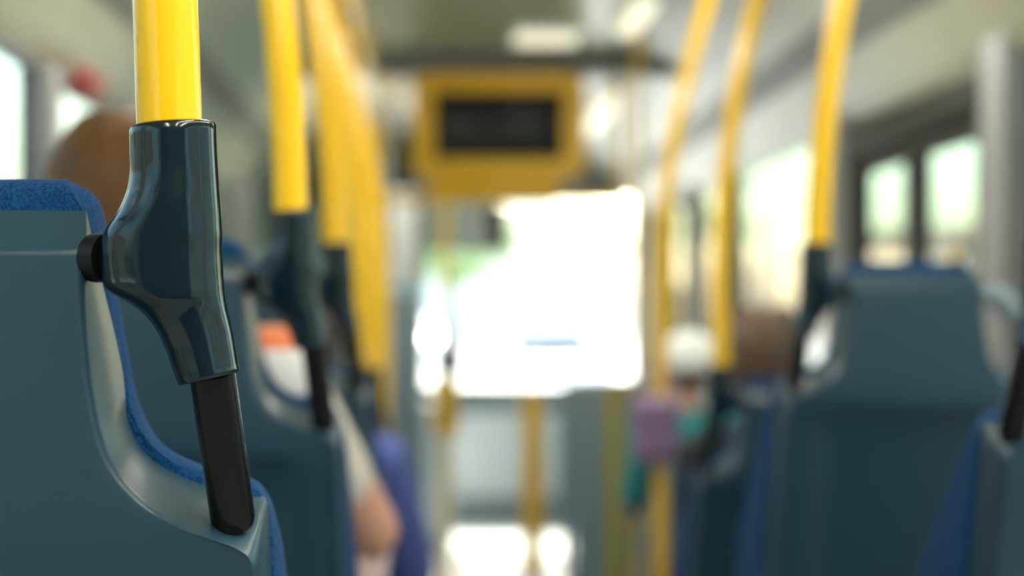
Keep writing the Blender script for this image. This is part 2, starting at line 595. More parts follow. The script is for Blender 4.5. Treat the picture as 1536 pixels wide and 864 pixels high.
def add_shell(bm, nrow=56, nc=24):
    R, F = sides(R_SIDE, nrow), sides(F_SIDE, nrow)
    FD = [p.x for p in spline([(d, 0, 0) for d in F_DEPTH], nrow)]
    inner = [(max(0.01, w - 0.005), z) for w, z in R]
    inner[0] = (R[0][0] - 0.005, R[0][1] - 0.004)
    # back face grid
    grid = []
    for i, (w, z) in enumerate(inner):
        row = []
        for j in range(nc + 1):
            u = -w + 2 * w * j / nc
            y = recline(z) + 0.004 * (u / 0.2) ** 2
            p = sstep(0.150, 0.135, abs(u)) * sstep(0.952, 0.936, z)
            y += 0.012 * p
            row.append(bm.verts.new((u, y, z)))
        grid.append(row)
    for i in range(nrow):
        for j in range(nc):
            bm.faces.new((grid[i][j], grid[i][j + 1], grid[i + 1][j + 1], grid[i + 1][j]))
    loop0 = [grid[0][j] for j in range(nc + 1)] + [grid[i][nc] for i in range(1, nrow + 1)] + \
            [grid[nrow][j] for j in range(nc - 1, -1, -1)] + [grid[i][0] for i in range(nrow - 1, 0, -1)]
    Rb, Fb = boundary(R, nc), boundary(F, nc)
    Fd = [FD[0]] * (nc + 1) + FD[1:] + [FD[-1]] * nc + FD[-2:0:-1]
    rings = [loop0]

    def ring(loop, ys):
        rings.append([bm.verts.new((u, y + recline(z), z)) for (u, z), y in zip(loop, ys)])
    n = len(Rb)
    ring(offset_loop(Rb, -0.0018), [0.0022] * n)
    ring(Rb, [0.0065] * n)
    mid = [((a[0] * 0.6 + b[0] * 0.4), (a[1] * 0.6 + b[1] * 0.4)) for a, b in zip(Rb, Fb)]
    ring(mid, [0.0065 + (d - 0.0065) * 0.45 for d in Fd])
    ring(Fb, [d - 0.002 for d in Fd])
    ring(offset_loop(Fb, -0.0010), Fd)
    ring(offset_loop(Fb, -0.0030), Fd)
    ring(offset_loop(Fb, -0.0050), [d - 0.003 for d in Fd])
    ring(offset_loop(Fb, -0.0110), [d - 0.006 for d in Fd])
    ring(offset_loop(mid, -0.0100), [d * .45 for d in Fd])
    for a, b in zip(rings, rings[1:]):
        for k in range(n):
            bm.faces.new((a[k], a[(k + 1) % n], b[(k + 1) % n], b[k]))


def add_cushion(bm, nrow=56, nc=20):
    C = sides(C_SIDE, nrow)
    Cb = boundary(C, nc)
    n = len(Cb)
    rings = []
    Fb = boundary(sides(F_SIDE, nrow), nc)

    FD = [p.x for p in spline([(d, 0, 0) for d in F_DEPTH], nrow)]
    Fd = [FD[0]] * (nc + 1) + FD[1:] + [FD[-1]] * nc + FD[-2:0:-1]

    def deep(y, z, f):                   # the side bolsters grow towards the seat
        return y + f + recline(z) + 0.62 * max(0.0, min(0.26, 0.975 - z)) * sstep(0.001, 0.03, y)
    for m_, d, y in ((0, -.010, -.0035), (0, -.0022, .0004), (.5, 0, .0025), (.9, 0, .0085)):
        lp_ = [(a[0] * (1 - m_) + b[0] * m_, a[1] * (1 - m_) + b[1] * m_) for a, b in zip(Fb, Cb)]
        rings.append([bm.verts.new((u, y + f + recline(z), z)) for (u, z), f in zip(offset_loop(lp_, d), Fd)])
    for d, y in ((0.0005, 0.015), (0.0, 0.029), (-0.004, 0.041), (-0.011, 0.050), (-0.020, 0.054)):
        rings.append([bm.verts.new((u, deep(y, z, f), z)) for (u, z), f in zip(offset_loop(Cb, d), Fd)])
    for a, b in zip(rings, rings[1:]):
        for k in range(n):
            bm.faces.new((a[k], a[(k + 1) % n], b[(k + 1) % n], b[k]))
    # front face: strips joining the last ring across
    last = rings[-1]
    top = last[:nc + 1]
    rt = [top[-1]] + last[nc + 1:nc + 1 + nrow]
    bot = last[nc + nrow:nc + nrow + nc + 1]
    lf = [top[0]] + last[::-1][:nrow - 1] + [bot[-1]]
    prev = top
    for i in range(1, nrow + 1):
        if i == nrow:
            row = bot[::-1]
        else:
            a, b = lf[i].co, rt[i].co
            ex = 0.004 - (0.012 + 0.5 * max(0.0, min(0.26, 0.975 - a.z))) * 1.0
            row = [lf[i]] + [bm.verts.new(a.lerp(b, j / nc) + Vector((0, ex * sstep(0, .22, .5 - abs(j / nc - .5)), 0))) for j in range(1, nc)] + [rt[i]]
        for j in range(nc):
            bm.faces.new((prev[j], prev[j + 1], row[j + 1], row[j]))
        prev = row


_seat_mesh = {}


def seat(cx, Y, drop, label, side):
    """back shell, moquette back cushion, seat cushion, pan, pedestal, window-side corner handle"""
    t = thing('bus_seat', label, 'seat', (cx, Y, -drop), 0, 'aisle seats with grey shells and blue moquette')
    if not _seat_mesh:
        bm = bmesh.new(); add_shell(bm); bmesh.ops.recalc_face_normals(bm, faces=bm.faces)
        me = bpy.data.meshes.new('back_shell'); bm.to_mesh(me); bm.free(); _seat_mesh['s'] = me
        me.materials.append(M['shell'])
        bm = bmesh.new(); add_cushion(bm); bmesh.ops.recalc_face_normals(bm, faces=bm.faces)
        me = bpy.data.meshes.new('back_cushion'); bm.to_mesh(me); bm.free(); _seat_mesh['c'] = me
        me.materials.append(M['fabric'])
        bm = bmesh.new(); add_box(bm, -.205, .205, .175, .56, .415, .50, .03, 4)
        me = bpy.data.meshes.new('seat_cushion'); bm.to_mesh(me); bm.free(); _seat_mesh['q'] = me
        me.materials.append(M['fabric'])
        bm = bmesh.new(); add_box(bm, -.208, .208, .10, .56, .37, .43, .02, 3)
        me = bpy.data.meshes.new('seat_pan'); bm.to_mesh(me); bm.free(); _seat_mesh['p'] = me
        me.materials.append(M['shell'])
    link('back_shell', _seat_mesh['s'], None, t, 50)
    link('back_cushion', _seat_mesh['c'], None, t, 60)
    link('seat_cushion', _seat_mesh['q'], None, t, 40)
    link('seat_pan', _seat_mesh['p'], None, t, 40)
    fl = (FLOOR_R if Y < STEP_Y - 0.3 else FLOOR_F) + drop
    bm = bmesh.new()
    add_tube(bm, [(0, .32, .38), (0, .30, fl + .02)], 0.03, 16)
    add_box(bm, -.12, .12, .18, .42, fl, fl + .015, .004)
    from_bm('pedestal', bm, 'shell_dark', t)
    s = side
    tube('corner_handle', spline([(s * .094, .032, 1.128), (s * .125, .026, 1.122), (s * .156, .024, 1.095), (s * .178, .026, 1.045), (s * .183, .036, .982)], 24),
         0.017, 'handle', t, 14)
    return t


LX, RX = -0.288, 0.731
LY = [0.82, 1.53, 2.25, 2.97, 3.70]
RY = [1.41, 2.27, 3.02]
L_DROP = [0, 0, 0, .21, .24]
R_DROP = [0, 0, .21]
l_lab = ['sharp grey seat back with blue moquette edge beside the closest yellow pole',
         'grey seat back holding the passenger in striped shirt',
         'grey seat back between the passenger in striped shirt and the violet jacket passenger',
         'low grey seat holding the passenger in violet blue jacket',
         'low empty grey seat ahead of the violet jacket passenger']
r_lab = ['grey seat cut off by the right picture edge with black rod at its corner',
         'complete grey blue seat back with narrow headrest facing the camera on the right',
         'low dark grey seat holding the brown haired passenger in charcoal jacket']
for Y, d, lb in zip(LY, L_DROP, l_lab):
    seat(LX, Y, d, lb, -1)
for Y, d, lb in zip(RY, R_DROP, r_lab):
    seat(RX, Y, d, lb, 1)


# ================================================================== GRAB POLES
# outline of the moulded joint, pixels of the photograph turned to metres at its distance
SEC = [(195, 197, 322, 188), (195.5, 230, 323, 222), (196, 258, 325, 258), (191, 288, 327, 288), (178, 318, 329, 316), (160, 343, 330, 338),
       (154, 358, 331, 352), (152, 385, 331, 378), (154, 410, 332, 398), (158, 430, 333, 416), (172, 442, 334, 428), (196, 455, 335, 440),
       (220, 473, 337, 455), (237, 496, 341, 473), (249, 521, 346, 495), (258, 546, 351, 522), (265, 566, 355, 546), (268, 573, 357, 553)]
KX, KD = 2772.0, 0.82


def px(x, y):
    return ((x - 645) / KX - (-0.139), 1.10 - (y - 466) / KX)      # x relative to the pole's foot line


def sleeve_half(bm, near, s):
    """one half shell of the moulded T joint (near or far side of the parting line)"""
    rings = []
    P = spline([(*px(a, b), 0) for a, b, _, _ in SEC], 60)
    Q = spline([(*px(c, d), 0) for _, _, c, d in SEC], 60)
    N = 24
    grow = 0.0 if near else 0.0007
    for k, (l, r) in enumerate(zip(P, Q)):
        c = (l + r) / 2
        a = (r - l).length / 2 + grow
        dr = (r - l).normalized()
        b = 0.0224 - 0.0048 * sstep(0.026, 0.0165, a)
        bx = min(b, a)
        ring = [(s * (c + dr * (a - .003)).x, 0.0001 if not near else -0.0001, (c + dr * (a - .003)).y)]
        for j in range(N + 1):
            th = PI * j / N
            cs, sn = math.cos(th), math.sin(th)
            uu = (a - bx) * (1 if j < N / 2 else -1 if j > N / 2 else 0) + bx * cs
            p = c + dr * uu
            yy = b * sn
            ring.append((s * p.x, (-yy - 0.0001) if near else (yy + 0.0001), p.y))
        ring.append((s * (c - dr * (a - .003)).x, 0.0001 if not near else -0.0001, (c - dr * (a - .003)).y))
        rings.append(ring)
    # lips: shrink first and last rings for rounded ends
    def shrink(ring, f, dz):
        cx_ = sum(p[0] for p in ring) / len(ring); cz = sum(p[2] for p in ring) / len(ring)
        return [(cx_ + (p[0] - cx_) * f, p[1] * f, cz + (p[2] - cz) * f + dz) for p in ring]
    rings = [shrink(rings[0], 0.30, 0.0022), shrink(rings[0], 0.90, 0.0022), shrink(rings[0], 0.97, 0.0014)] + rings + \
            [shrink(rings[-1], 0.97, -0.0014), shrink(rings[-1], 0.90, -0.0022), shrink(rings[-1], 0.30, -0.0022)]
    vv = [[bm.verts.new(p) for p in r] for r in rings]
    for a, b in zip(vv, vv[1:]):
        for j in range(len(a) - 1):
            bm.faces.new((a[j], a[j + 1], b[j + 1], b[j]))


OFF = [(0.90, -.0005), (1.13, 0), (1.20, .0020), (1.30, .0060), (1.40, .0145), (1.50, .028), (1.60, .046), (1.70, .069), (1.80, .094), (1.90, .122), (2.0, .155), (2.115, .197)]


def pole_path(s, z0):
    pts = [(s * o, 0, z) for z, o in OFF if z > z0 + 0.02]
    return [(0, 0, z0)] + pts


def grab_pole(bx, s, Y, drop, label):
    """s = +1 leans to the right wall at the top, -1 to the left wall. The joint's arm points to the seat (same side)."""
    t = thing('grab_pole', label, 'pole', (bx, Y, 0), 0, 'yellow grab poles with dark moulded joints')
    tube('pole', spline(pole_path(s, 1.13 - drop), 60), 0.0176, 'yellow', t, 32)
    e = s * .197
    tube('ceiling_flange', [(e - s * .004, 0, 2.105), (e + s * .006, 0, 2.128)], 0.03, 'yellow', t, 24)
    q = -s                                       # outline was traced on a pole leaning left
    for near in (True, False):
        bm = bmesh.new()
        sleeve_half(bm, near, q)
        o = from_bm('joint_half', bm, 'sleeve', t, 60)
        o.location.z = -drop
    # black rod into the seat shoulder, with a rounded lower end
    a = Vector((q * ((318 - 645) / KX + .139), 0.0, 1.10 - (560 - 466) / KX))
    b = Vector((q * ((341 - 645) / KX + .139), 0.022, 1.10 - (776 - 466) / 2700.0))
    d = (b - a).normalized()
    pts = [a, a.lerp(b, .5), b, b + d * .005, b + d * .008, b + d * .0095]
    o = tube('lower_rod', pts, [.0125, .0125, .0125, .0112, .008, .002], 'rod', t, 28)
    o.location.z = -drop
    # short black stub from the joint's arm into the headrest
    zc = 1.10 - (386 - 466) / KX
    x0, x1 = px(118, 0)[0], px(160, 0)[0]
    bm = bmesh.new()
    add_tube(bm, [(q * (x0 - .002), .014, zc), (q * (x0), .014, zc), (q * (x0 + .003), .014, zc), (q * (x0 + .006), .012, zc), (q * x1, .006, zc)],
             [.006, .0098, .0122, .0135, .0135], 24)
    o = from_bm('stub', bm, 'stub', t, 40)
    o.location.z = -drop
    return t


LPX, RPX = -0.139, 0.579
lp = ['sharp yellow pole in a dark glossy joint beside the closest seat back',
      'second yellow pole on the left with dark joint behind the sharp one',
      'third yellow pole on the left with dark joint past the striped passenger',
      'fourth yellow pole on the left beside the violet jacket passenger',
      'fifth yellow pole on the left merging with poles before it']
rp = ['black rod and pole at the right picture edge beside the cropped seat',
      'yellow pole with dark joint on the seat back facing the camera',
      'curved yellow pole with dark joint beside the brown haired passenger']
for Y, d, lb in zip(LY, L_DROP, lp):
    grab_pole(LPX, -1, Y, d, lb)
for Y, d, lb in zip(RY, R_DROP, rp):
    grab_pole(RPX, 1, Y, d, lb)


def stanchion(x, Y, s, label, z0=FLOOR_F, bend=True, r=0.0176):
    t = thing('stanchion', label, 'pole', (x, Y, 0), 0, 'floor to ceiling yellow stanchions')
    pts = spline([(0, 0, z0), (0, 0, 0.3)] + [(s * o, 0, z) for z, o in OFF], 50) if bend else [(0, 0, z0), (0, 0, 1.0), (0, 0, 2.15)]
    tube('pole', pts, r, 'yellow', t, 24)
    tube('floor_flange', [(0, 0, z0), (0, 0, z0 + .03)], .035, 'yellow', t, 20)
    e = s * .197 if bend else 0
    z1 = 2.115 if bend else 2.148
    tube('ceiling_flange', [(e, 0, z1 - .02), (e, 0, z1)], .035, 'yellow', t, 20)
    return t


stanchion(0.579, 3.80, 1, 'tall yellow pole right of the aisle in front of the child')
stanchion(-0.139, 4.55, -1, 'tall yellow pole on the left beyond the seats')
stanchion(-0.175, 5.6, -1, 'tall yellow pole on the left near the cab wall')
stanchion(-0.165, 5.1, -1, 'tall yellow pole on the left between the far seats and the cab wall')
stanchion(0.80, 5.80, 1, 'slim yellow pole hanging right of the screen', bend=False, r=0.014)

# ================================================================== ceiling fittings
t = thing('ceiling_handrail', 'long yellow handrail under the ceiling left of the screen', 'handrail', (-0.20, 0, 0))
tube('rail', [(0, 3.75, 1.90), (0, 6.0, 1.90), (0, 8.6, 1.90)], 0.022, 'yellow', t, 20)
for y in (3.8, 5.3, 6.9, 8.5):
    tube('bracket', [(0, y, 1.90), (-0.01, y, 2.02), (-0.05, y, 2.145)], 0.012, 'yellow', t, 12)

tag(box('ceiling_beam', -0.62, 1.06, 6.20, 6.34, 2.07, 2.148, 'pillar', None, 0.01), 'grey beam across the ceiling above the yellow screen', 'beam')

# information screen in a yellow housing on a yellow crossbar
SX, SY = 0.28, 6.15
t = thing('screen', 'dark information screen in yellow housing under the ceiling', 'screen', (SX, SY, 1.55))
bm = bmesh.new()
w, h, bw, bh, y0, y1 = .352, .218, .258, .133, 0, .11
zc = .303
def rrect(hw, hh, r, n=6):
    out = []
    for cx_, cz, a0 in ((hw - r, hh - r, 0), (-hw + r, hh - r, 90), (-hw + r, -hh + r, 180), (hw - r, -hh + r, 270)):
        for k in range(n + 1):
            a = math.radians(a0 + 90 * k / n)
            out.append((cx_ + r * math.cos(a), cz + r * math.sin(a)))
    return out
lo = [rrect(w - .03, h - .03, .04), rrect(w, h, .06), rrect(w, h, .06), rrect(w - .008, h - .008, .055), rrect(bw + .006, bh + .006, .012), rrect(bw, bh, .01)]
ly = [.12, .10, .012, 0, 0, .014]
rg = [[bm.verts.new((x, y, z + zc + .0)) for x, z in L] for L, y in zip(lo, ly)]
for a, b in zip(rg, rg[1:]):
    for k in range(len(a)):
        bm.faces.new((a[k], a[(k + 1) % len(a)], b[(k + 1) % len(a)], b[k]))
bm.faces.new(rg[0])
from_bm('housing', bm, 'yellow_panel', t, 50)
box('display', -bw - .002, bw + .002, .010, .03, zc - bh - .002, zc + bh + .002, 'screen', t, 0.003)
box('lower_cover', -.28, .24, .01, .10, -.012, zc - h + .006, 'yellow_panel', t, .02, 3)
for sx in (-.2, .2):
    tube('hanger', [(sx, .10, zc + h - .02), (sx, .11, .56)], .016, 'steel', t, 12)
tube('crossbar', [(-.50, .07, .01), (0, .07, .01), (.50, .07, .01)], .016, 'yellow', t, 16)
for sx in (-.50, .50):
    tube('crossbar_post', [(sx, .07, .01), (sx, .07, .3), (sx, .07, .55)], .014, 'yellow', t, 14)

lamps = [(0.44, 5.75, .24, .30, 'pale square ceiling lamp above the right part of the screen'),
         (0.72, 5.3, .07, .5, 'slim ceiling lamp strip right of the square ceiling lamp'),
         (0.64, 7.3, .12, .5, 'small ceiling lamp strip beyond the beam right of the screen'),
         (0.0, 7.6, .24, .30, 'pale square ceiling lamp hidden past the ceiling beam'),
         ]
for (x, y, w, l, lb) in lamps:
    t = thing('ceiling_lamp_or_fill', lb, 'lamp', (x, y, ZC), 0, 'ceiling lamps')
    bm = bmesh.new()
    for a in ((-w / 2 - .015, -w / 2, -l / 2 - .015, l / 2 + .015), (w / 2, w / 2 + .015, -l / 2 - .015, l / 2 + .015),
              (-w / 2, w / 2, -l / 2 - .015, -l / 2), (-w / 2, w / 2, l / 2, l / 2 + .015)):
        add_box(bm, a[0], a[1], a[2], a[3], -.02, -.001)
    from_bm('frame', bm, 'white_plastic', t)
    box('diffuser', -w / 2, w / 2, -l / 2, l / 2, -.016 if w > .2 else -.045, -.004, 'lamp' if w > .2 else 'lamp_slim', t)

# unseen fill strips added under the ceiling to brighten seats, poles and screen
for x, ys in ((-.43, (-.95, 2.65, 3.9)), (.22, (-.95, .45)), (.87, (-.95, .30, 1.55, 3.9))):
    for k, y in enumerate(ys):
        lb = '%s added fill light strip from the rear wall along the %s' % (('first', 'second', 'third', 'fourth')[k], 'left ceiling joint' if x < 0 else 'right ceiling joint' if x > .5 else 'middle of the ceiling')
        t = thing('ceiling_lamp_or_fill', lb, 'lamp', (x, y, 2.118), 0, 'added fill light strips above the seats')
        box('frame', -.05, .05, -.62, .62, .004, .03, 'white_plastic', t, .004)
        box('diffuser', -.038, .038, -.60, .60, -.055, .006, 'fill_strip', t, .02, 3)

for x, lb in ((-.43, 'added fill light strip over the cab side at the front of the bus'), (.87, 'cream lamp strip on the right of the screen towards the front door')):  # left strip is hidden fill, added to brighten the front; right one is a lamp
    t = thing('ceiling_lamp_or_fill', lb, 'lamp', (x, 7.1 if x < 0 else 7.7, 2.118), 0, 'ceiling lamps')
    box('frame', -.05, .05, -.62, .62, .004, .03, 'white_plastic', t, .004)
    box('diffuser', -.038, .038, -.60, .60, -.055, .006, 'fill_strip' if x < 0 else 'lamp_slim', t, .02, 3)

# emergency hammer in its red holder on the left window pillar
t = thing('hammer_holder', 'red emergency hammer holder above the left window', 'hammer', (XL + .04, 4.02, 1.70))
box('back_plate', 0, .012, -.02, .20, -.03, .05, 'red', t, .006)
box('hood', .012, .045, 0, .17, .0, .035, 'red', t, .008)
tube('hammer_handle', [(.026, .02, -.012), (.026, .16, -.012)], .009, 'red', t, 10)
tube('hammer_head', [(.006, .03, -.012), (.05, .03, -.012)], .008, 'steel', t, 10)

# ================================================================== front of the bus
# driver's cab wall on the left
t = thing('cab_partition', 'grey blue cab wall with glazed top behind the driver', 'partition', (0, 7.9, FLOOR_F))
box('lower_panel', XL + .01, -.22, 0, .05, 0, 1.35, 'cab', t, .006)
box('door_panel', -.215, -.03, -.005, .045, 0, 1.35, 'panel', t, .006)
bm = bmesh.new()
for a in ((XL + .01, XL + .06), (-.245, -.205), (-.065, -.025)):
    add_box(bm, a[0], a[1], 0, .045, 1.35, 2.32, .004)
add_box(bm, XL + .06, -.065, 0.002, .043, 2.26, 2.33)
add_box(bm, XL + .06, -.065, 0.002, .043, 1.35, 1.39)
from_bm('frame', bm, 'pillar', t)
box('pane', XL + .05, -.06, .02, .025, 1.38, 2.27, 'glass', t)
box('notice', -.20, -.075, .012, .017, 1.45, 1.95, 'white_plastic', t, .002)

# ticket validator on a yellow post
t = thing('ticket_validator', 'yellow ticket validator with black reader beside the cab wall', 'validator', (.075, 7.0, FLOOR_F))
tube('post', [(0, 0, 0), (0, 0, 1.9), (0, 0, 2.36)], .017, 'yellow', t, 16)
box('case', -.055, .055, -.06, .05, .74, 1.02, 'yellow_panel', t, .02, 3)
box('reader', -.035, .075, -.075, .04, 1.02, 1.16, 'black', t, .02, 3)
box('ticket_slot', -.03, .03, -.064, -.058, .86, .88, 'black', t)
tube('floor_flange', [(0, 0, 0), (0, 0, .03)], .04, 'yellow', t, 18)

# half height pillar post
t = thing('barrier_post', 'short orange yellow post standing in the front aisle', 'post', (.50, 7.35, FLOOR_F))
tube('post', [(0, 0, 0), (0, 0, .6), (0, 0, .93)], .05, 'yellow_panel', t, 20)
tube('cap', [(0, 0, .93), (0, 0, .945), (0, 0, .955)], [.052, .052, .03], 'white_plastic', t, 20)
tube('floor_flange', [(0, 0, 0), (0, 0, .03)], .075, 'steel', t, 20)

# draught screen on the right, before the front door
t = thing('draught_screen', 'grey blue panel with olive yellow stripe before the front door', 'partition', (.73, 6.0, FLOOR_F))
box('panel', -.165, .165, 0, .035, .06, 1.02, 'panel', t, .02, 3)
box('centre_post', -.036, .036, -.03, .0, 0, 1.04, mat('olive_yellow_coat', (.36, .30, .05), rough=.3), t, .012, 3)
tube('top_rail', [(-.17, .0175, 1.03), (0, .0175, 1.03), (.17, .0175, 1.03)], .018, 'steel', t, 14)
tube('side_post', [(-.185, .0175, 0), (-.185, .0175, 1.03)], .016, 'handle', t, 14)
tube('side_post', [(.185, .0175, 0), (.185, .0175, 1.03)], .016, 'handle', t, 14)

# dashboard and fare table
t = thing('dashboard', 'pale grey dashboard under the windscreen', 'dashboard', (.22, 9.75, FLOOR_F))
bm = bmesh.new()
add_prism(bm, [(-1.15, 0), (1.1, 0), (1.1, .70), (1.0, .76), (-1.1, .82), (-1.15, .76)], 0, .33)
from_bm('body', bm, 'cab', t)
box('top_pad', -1.1, 1.05, -.03, .33, .80, .84, 'shell_dark', t, .015, 3)
box('cover', -.30, .60, -.02, .0, .12, .66, 'white_plastic', t, .004)

t = thing('fare_table', 'white fare table beside the driver cab door', 'counter', (-.03, 8.7, FLOOR_F))
box('cabinet', -.16, .16, -.18, .2, 0, .72, 'white_plastic', t, .015, 3)
box('table_top', -.18, .18, -.20, .22, .72, .76, 'steel', t, .008)
box('cash_tray', -.08, .08, -.14, .04, .76, .79, 'black', t, .006)

# round interior mirrors over the windscreen
def mirror(x, y, z, rx, rz, label):
    t = thing('interior_mirror', label, 'mirror', (x, y, z))
    bm = bmesh.new()
    add_ell(bm, (0, .012, 0), (rx + .008, .022, rz + .008), 24, 12)
    from_bm('mirror_back', bm, 'black', t, 60)
    bm = bmesh.new()
    add_ell(bm, (0, -.004, 0), (rx, .014, rz), 28, 12, )
    from_bm('mirror_glass', bm, 'white_plastic', t, 60)  # plain white stands in for a bright reflection in the glass
    tube('bracket', [(0, .03, rz * .5), (.02, .06, rz + .06), (.02, .08, 2.149 - z)], .008, 'black', t, 10)
    return t


mirror(.255, 9.2, 1.64, .095, .125, 'pale oval mirror left of the black box under the screen')
t = thing('display_unit', 'black box hanging beside the pale oval mirror under the screen', 'display', (.405, 9.0, 1.50))
box('case', -.055, .055, 0, .08, -.05, .22, 'black', t, .012)
tube('arm', [(0, .05, .2), (0, .07, .4), (0, .07, .645)], .012, 'black', t, 10)
t = thing('sun_visor', 'pale grey sun blind drawn over the top left of the windscreen', 'blind', (-.23, 9.99, 1.49))
box('blind', -.67, .67, -.004, .004, 0.02, .36, 'visor', t)
box('hem_bar', -.67, .67, -.010, .010, 0, .025, 'handle', t, .004)
tube('roller', [(-.68, 0, .385), (0, 0, .385), (.68, 0, .385)], .028, 'handle', t, 14)


# ================================================================== PEOPLE
def cap_bm(bm, a, b, ra, rb, seg=14, steps=6):
    a, b = Vector(a), Vector(b)
    add_tube(bm, [a.lerp(b, k / steps) for k in range(steps + 1)], [ra + (rb - ra) * k / steps for k in range(steps + 1)], seg)
    add_ell(bm, a, (ra, ra, ra), seg, 8)
    add_ell(bm, b, (rb, rb, rb), seg, 8)


def remesh(bm, voxel, smooth, name):
    me = bpy.data.meshes.new('temp')
    bm.to_mesh(me)
    bm.free()
    o = bpy.data.objects.new('temp', me)
    COL.objects.link(o)
    r = o.modifiers.new('r', 'REMESH')
    r.mode = 'VOXEL'
    r.voxel_size = voxel
    s = o.modifiers.new('s', 'SMOOTH')
    s.factor = 0.5
    s.iterations = smooth
    dg = bpy.context.evaluated_depsgraph_get()
    out = bpy.data.meshes.new_from_object(o.evaluated_get(dg))
    bpy.data.objects.remove(o)
    bpy.data.meshes.remove(me)
    out.name = name
    return out


def hand(bm, wrist, fwd, palm_n, side):
    """palm, four unequal bent fingers, and a thumb off the side of the palm"""
    f = Vector(fwd).normalized()
    n = Vector(palm_n)
    n = (n - f * n.dot(f)).normalized()
    s = f.cross(n).normalized() * side
    w = Vector(wrist)
    for k in range(4):
        o = s * (0.030 - 0.020 * k)
        cap_bm(bm, w + f * .015 + o * .6, w + f * .085 + o, .013, .011, 10, 4)
    lens = [.070, .080, .074, .056]
    for k in range(4):
        o = s * (0.030 - 0.0205 * k)
        p0 = w + f * .085 + o
        L = lens[k]
        d1 = (f * .9 + n * .35).normalized()
        d2 = (f * .55 + n * .85).normalized()
        d3 = (f * .15 + n * 1.0).normalized()
        p1 = p0 + d1 * L * .45
        p2 = p1 + d2 * L * .32
        p3 = p2 + d3 * L * .25
        cap_bm(bm, p0, p1, .0095, .0088, 10, 3)
        cap_bm(bm, p1, p2, .0088, .0080, 10, 3)
        cap_bm(bm, p2, p3, .0080, .0068, 10, 3)
    q0 = w + f * .025 + s * .030
    q1 = q0 + (f * .5 + s * .75 + n * .3).normalized() * .042
    q2 = q1 + (f * .85 + s * .25 + n * .4).normalized() * .032
    cap_bm(bm, w + f * .02 + s * .015, q0, .014, .013, 10, 3)
    cap_bm(bm, q0, q1, .0125, .0105, 10, 3)
    cap_bm(bm, q1, q2, .0105, .0080, 10, 3)


def head(bm, c, rot):
    c = Vector(c)
    T = lambda v: c + rot @ Vector(v)
    r4 = rot.to_4x4()
    add_ell(bm, T((0, -.008, .025)), (.074, .094, .090), 24, 14, r4)
    add_ell(bm, T((0, .020, -.030)), (.060, .068, .080), 20, 12, r4)
    add_ell(bm, T((0, .050, -.090)), (.030, .028, .024), 14, 8, r4)       # chin
    cap_bm(bm, T((0, .092, .020)), T((0, .107, -.022)), .009, .014, 10, 3)   # nose
    for sx in (-1, 1):
        add_ell(bm, T((sx * .050, .058, -.022)), (.022, .024, .022), 12, 8, r4)
        add_ell(bm, T((sx * .078, -.004, -.004)), (.008, .020, .032), 12, 8, r4)
        add_ell(bm, T((sx * .030, .080, .030)), (.020, .010, .007), 12, 8, r4)
    cap_bm(bm, T((-.018, .084, -.052)), T((.018, .084, -.052)), .010, .010, 10, 3)


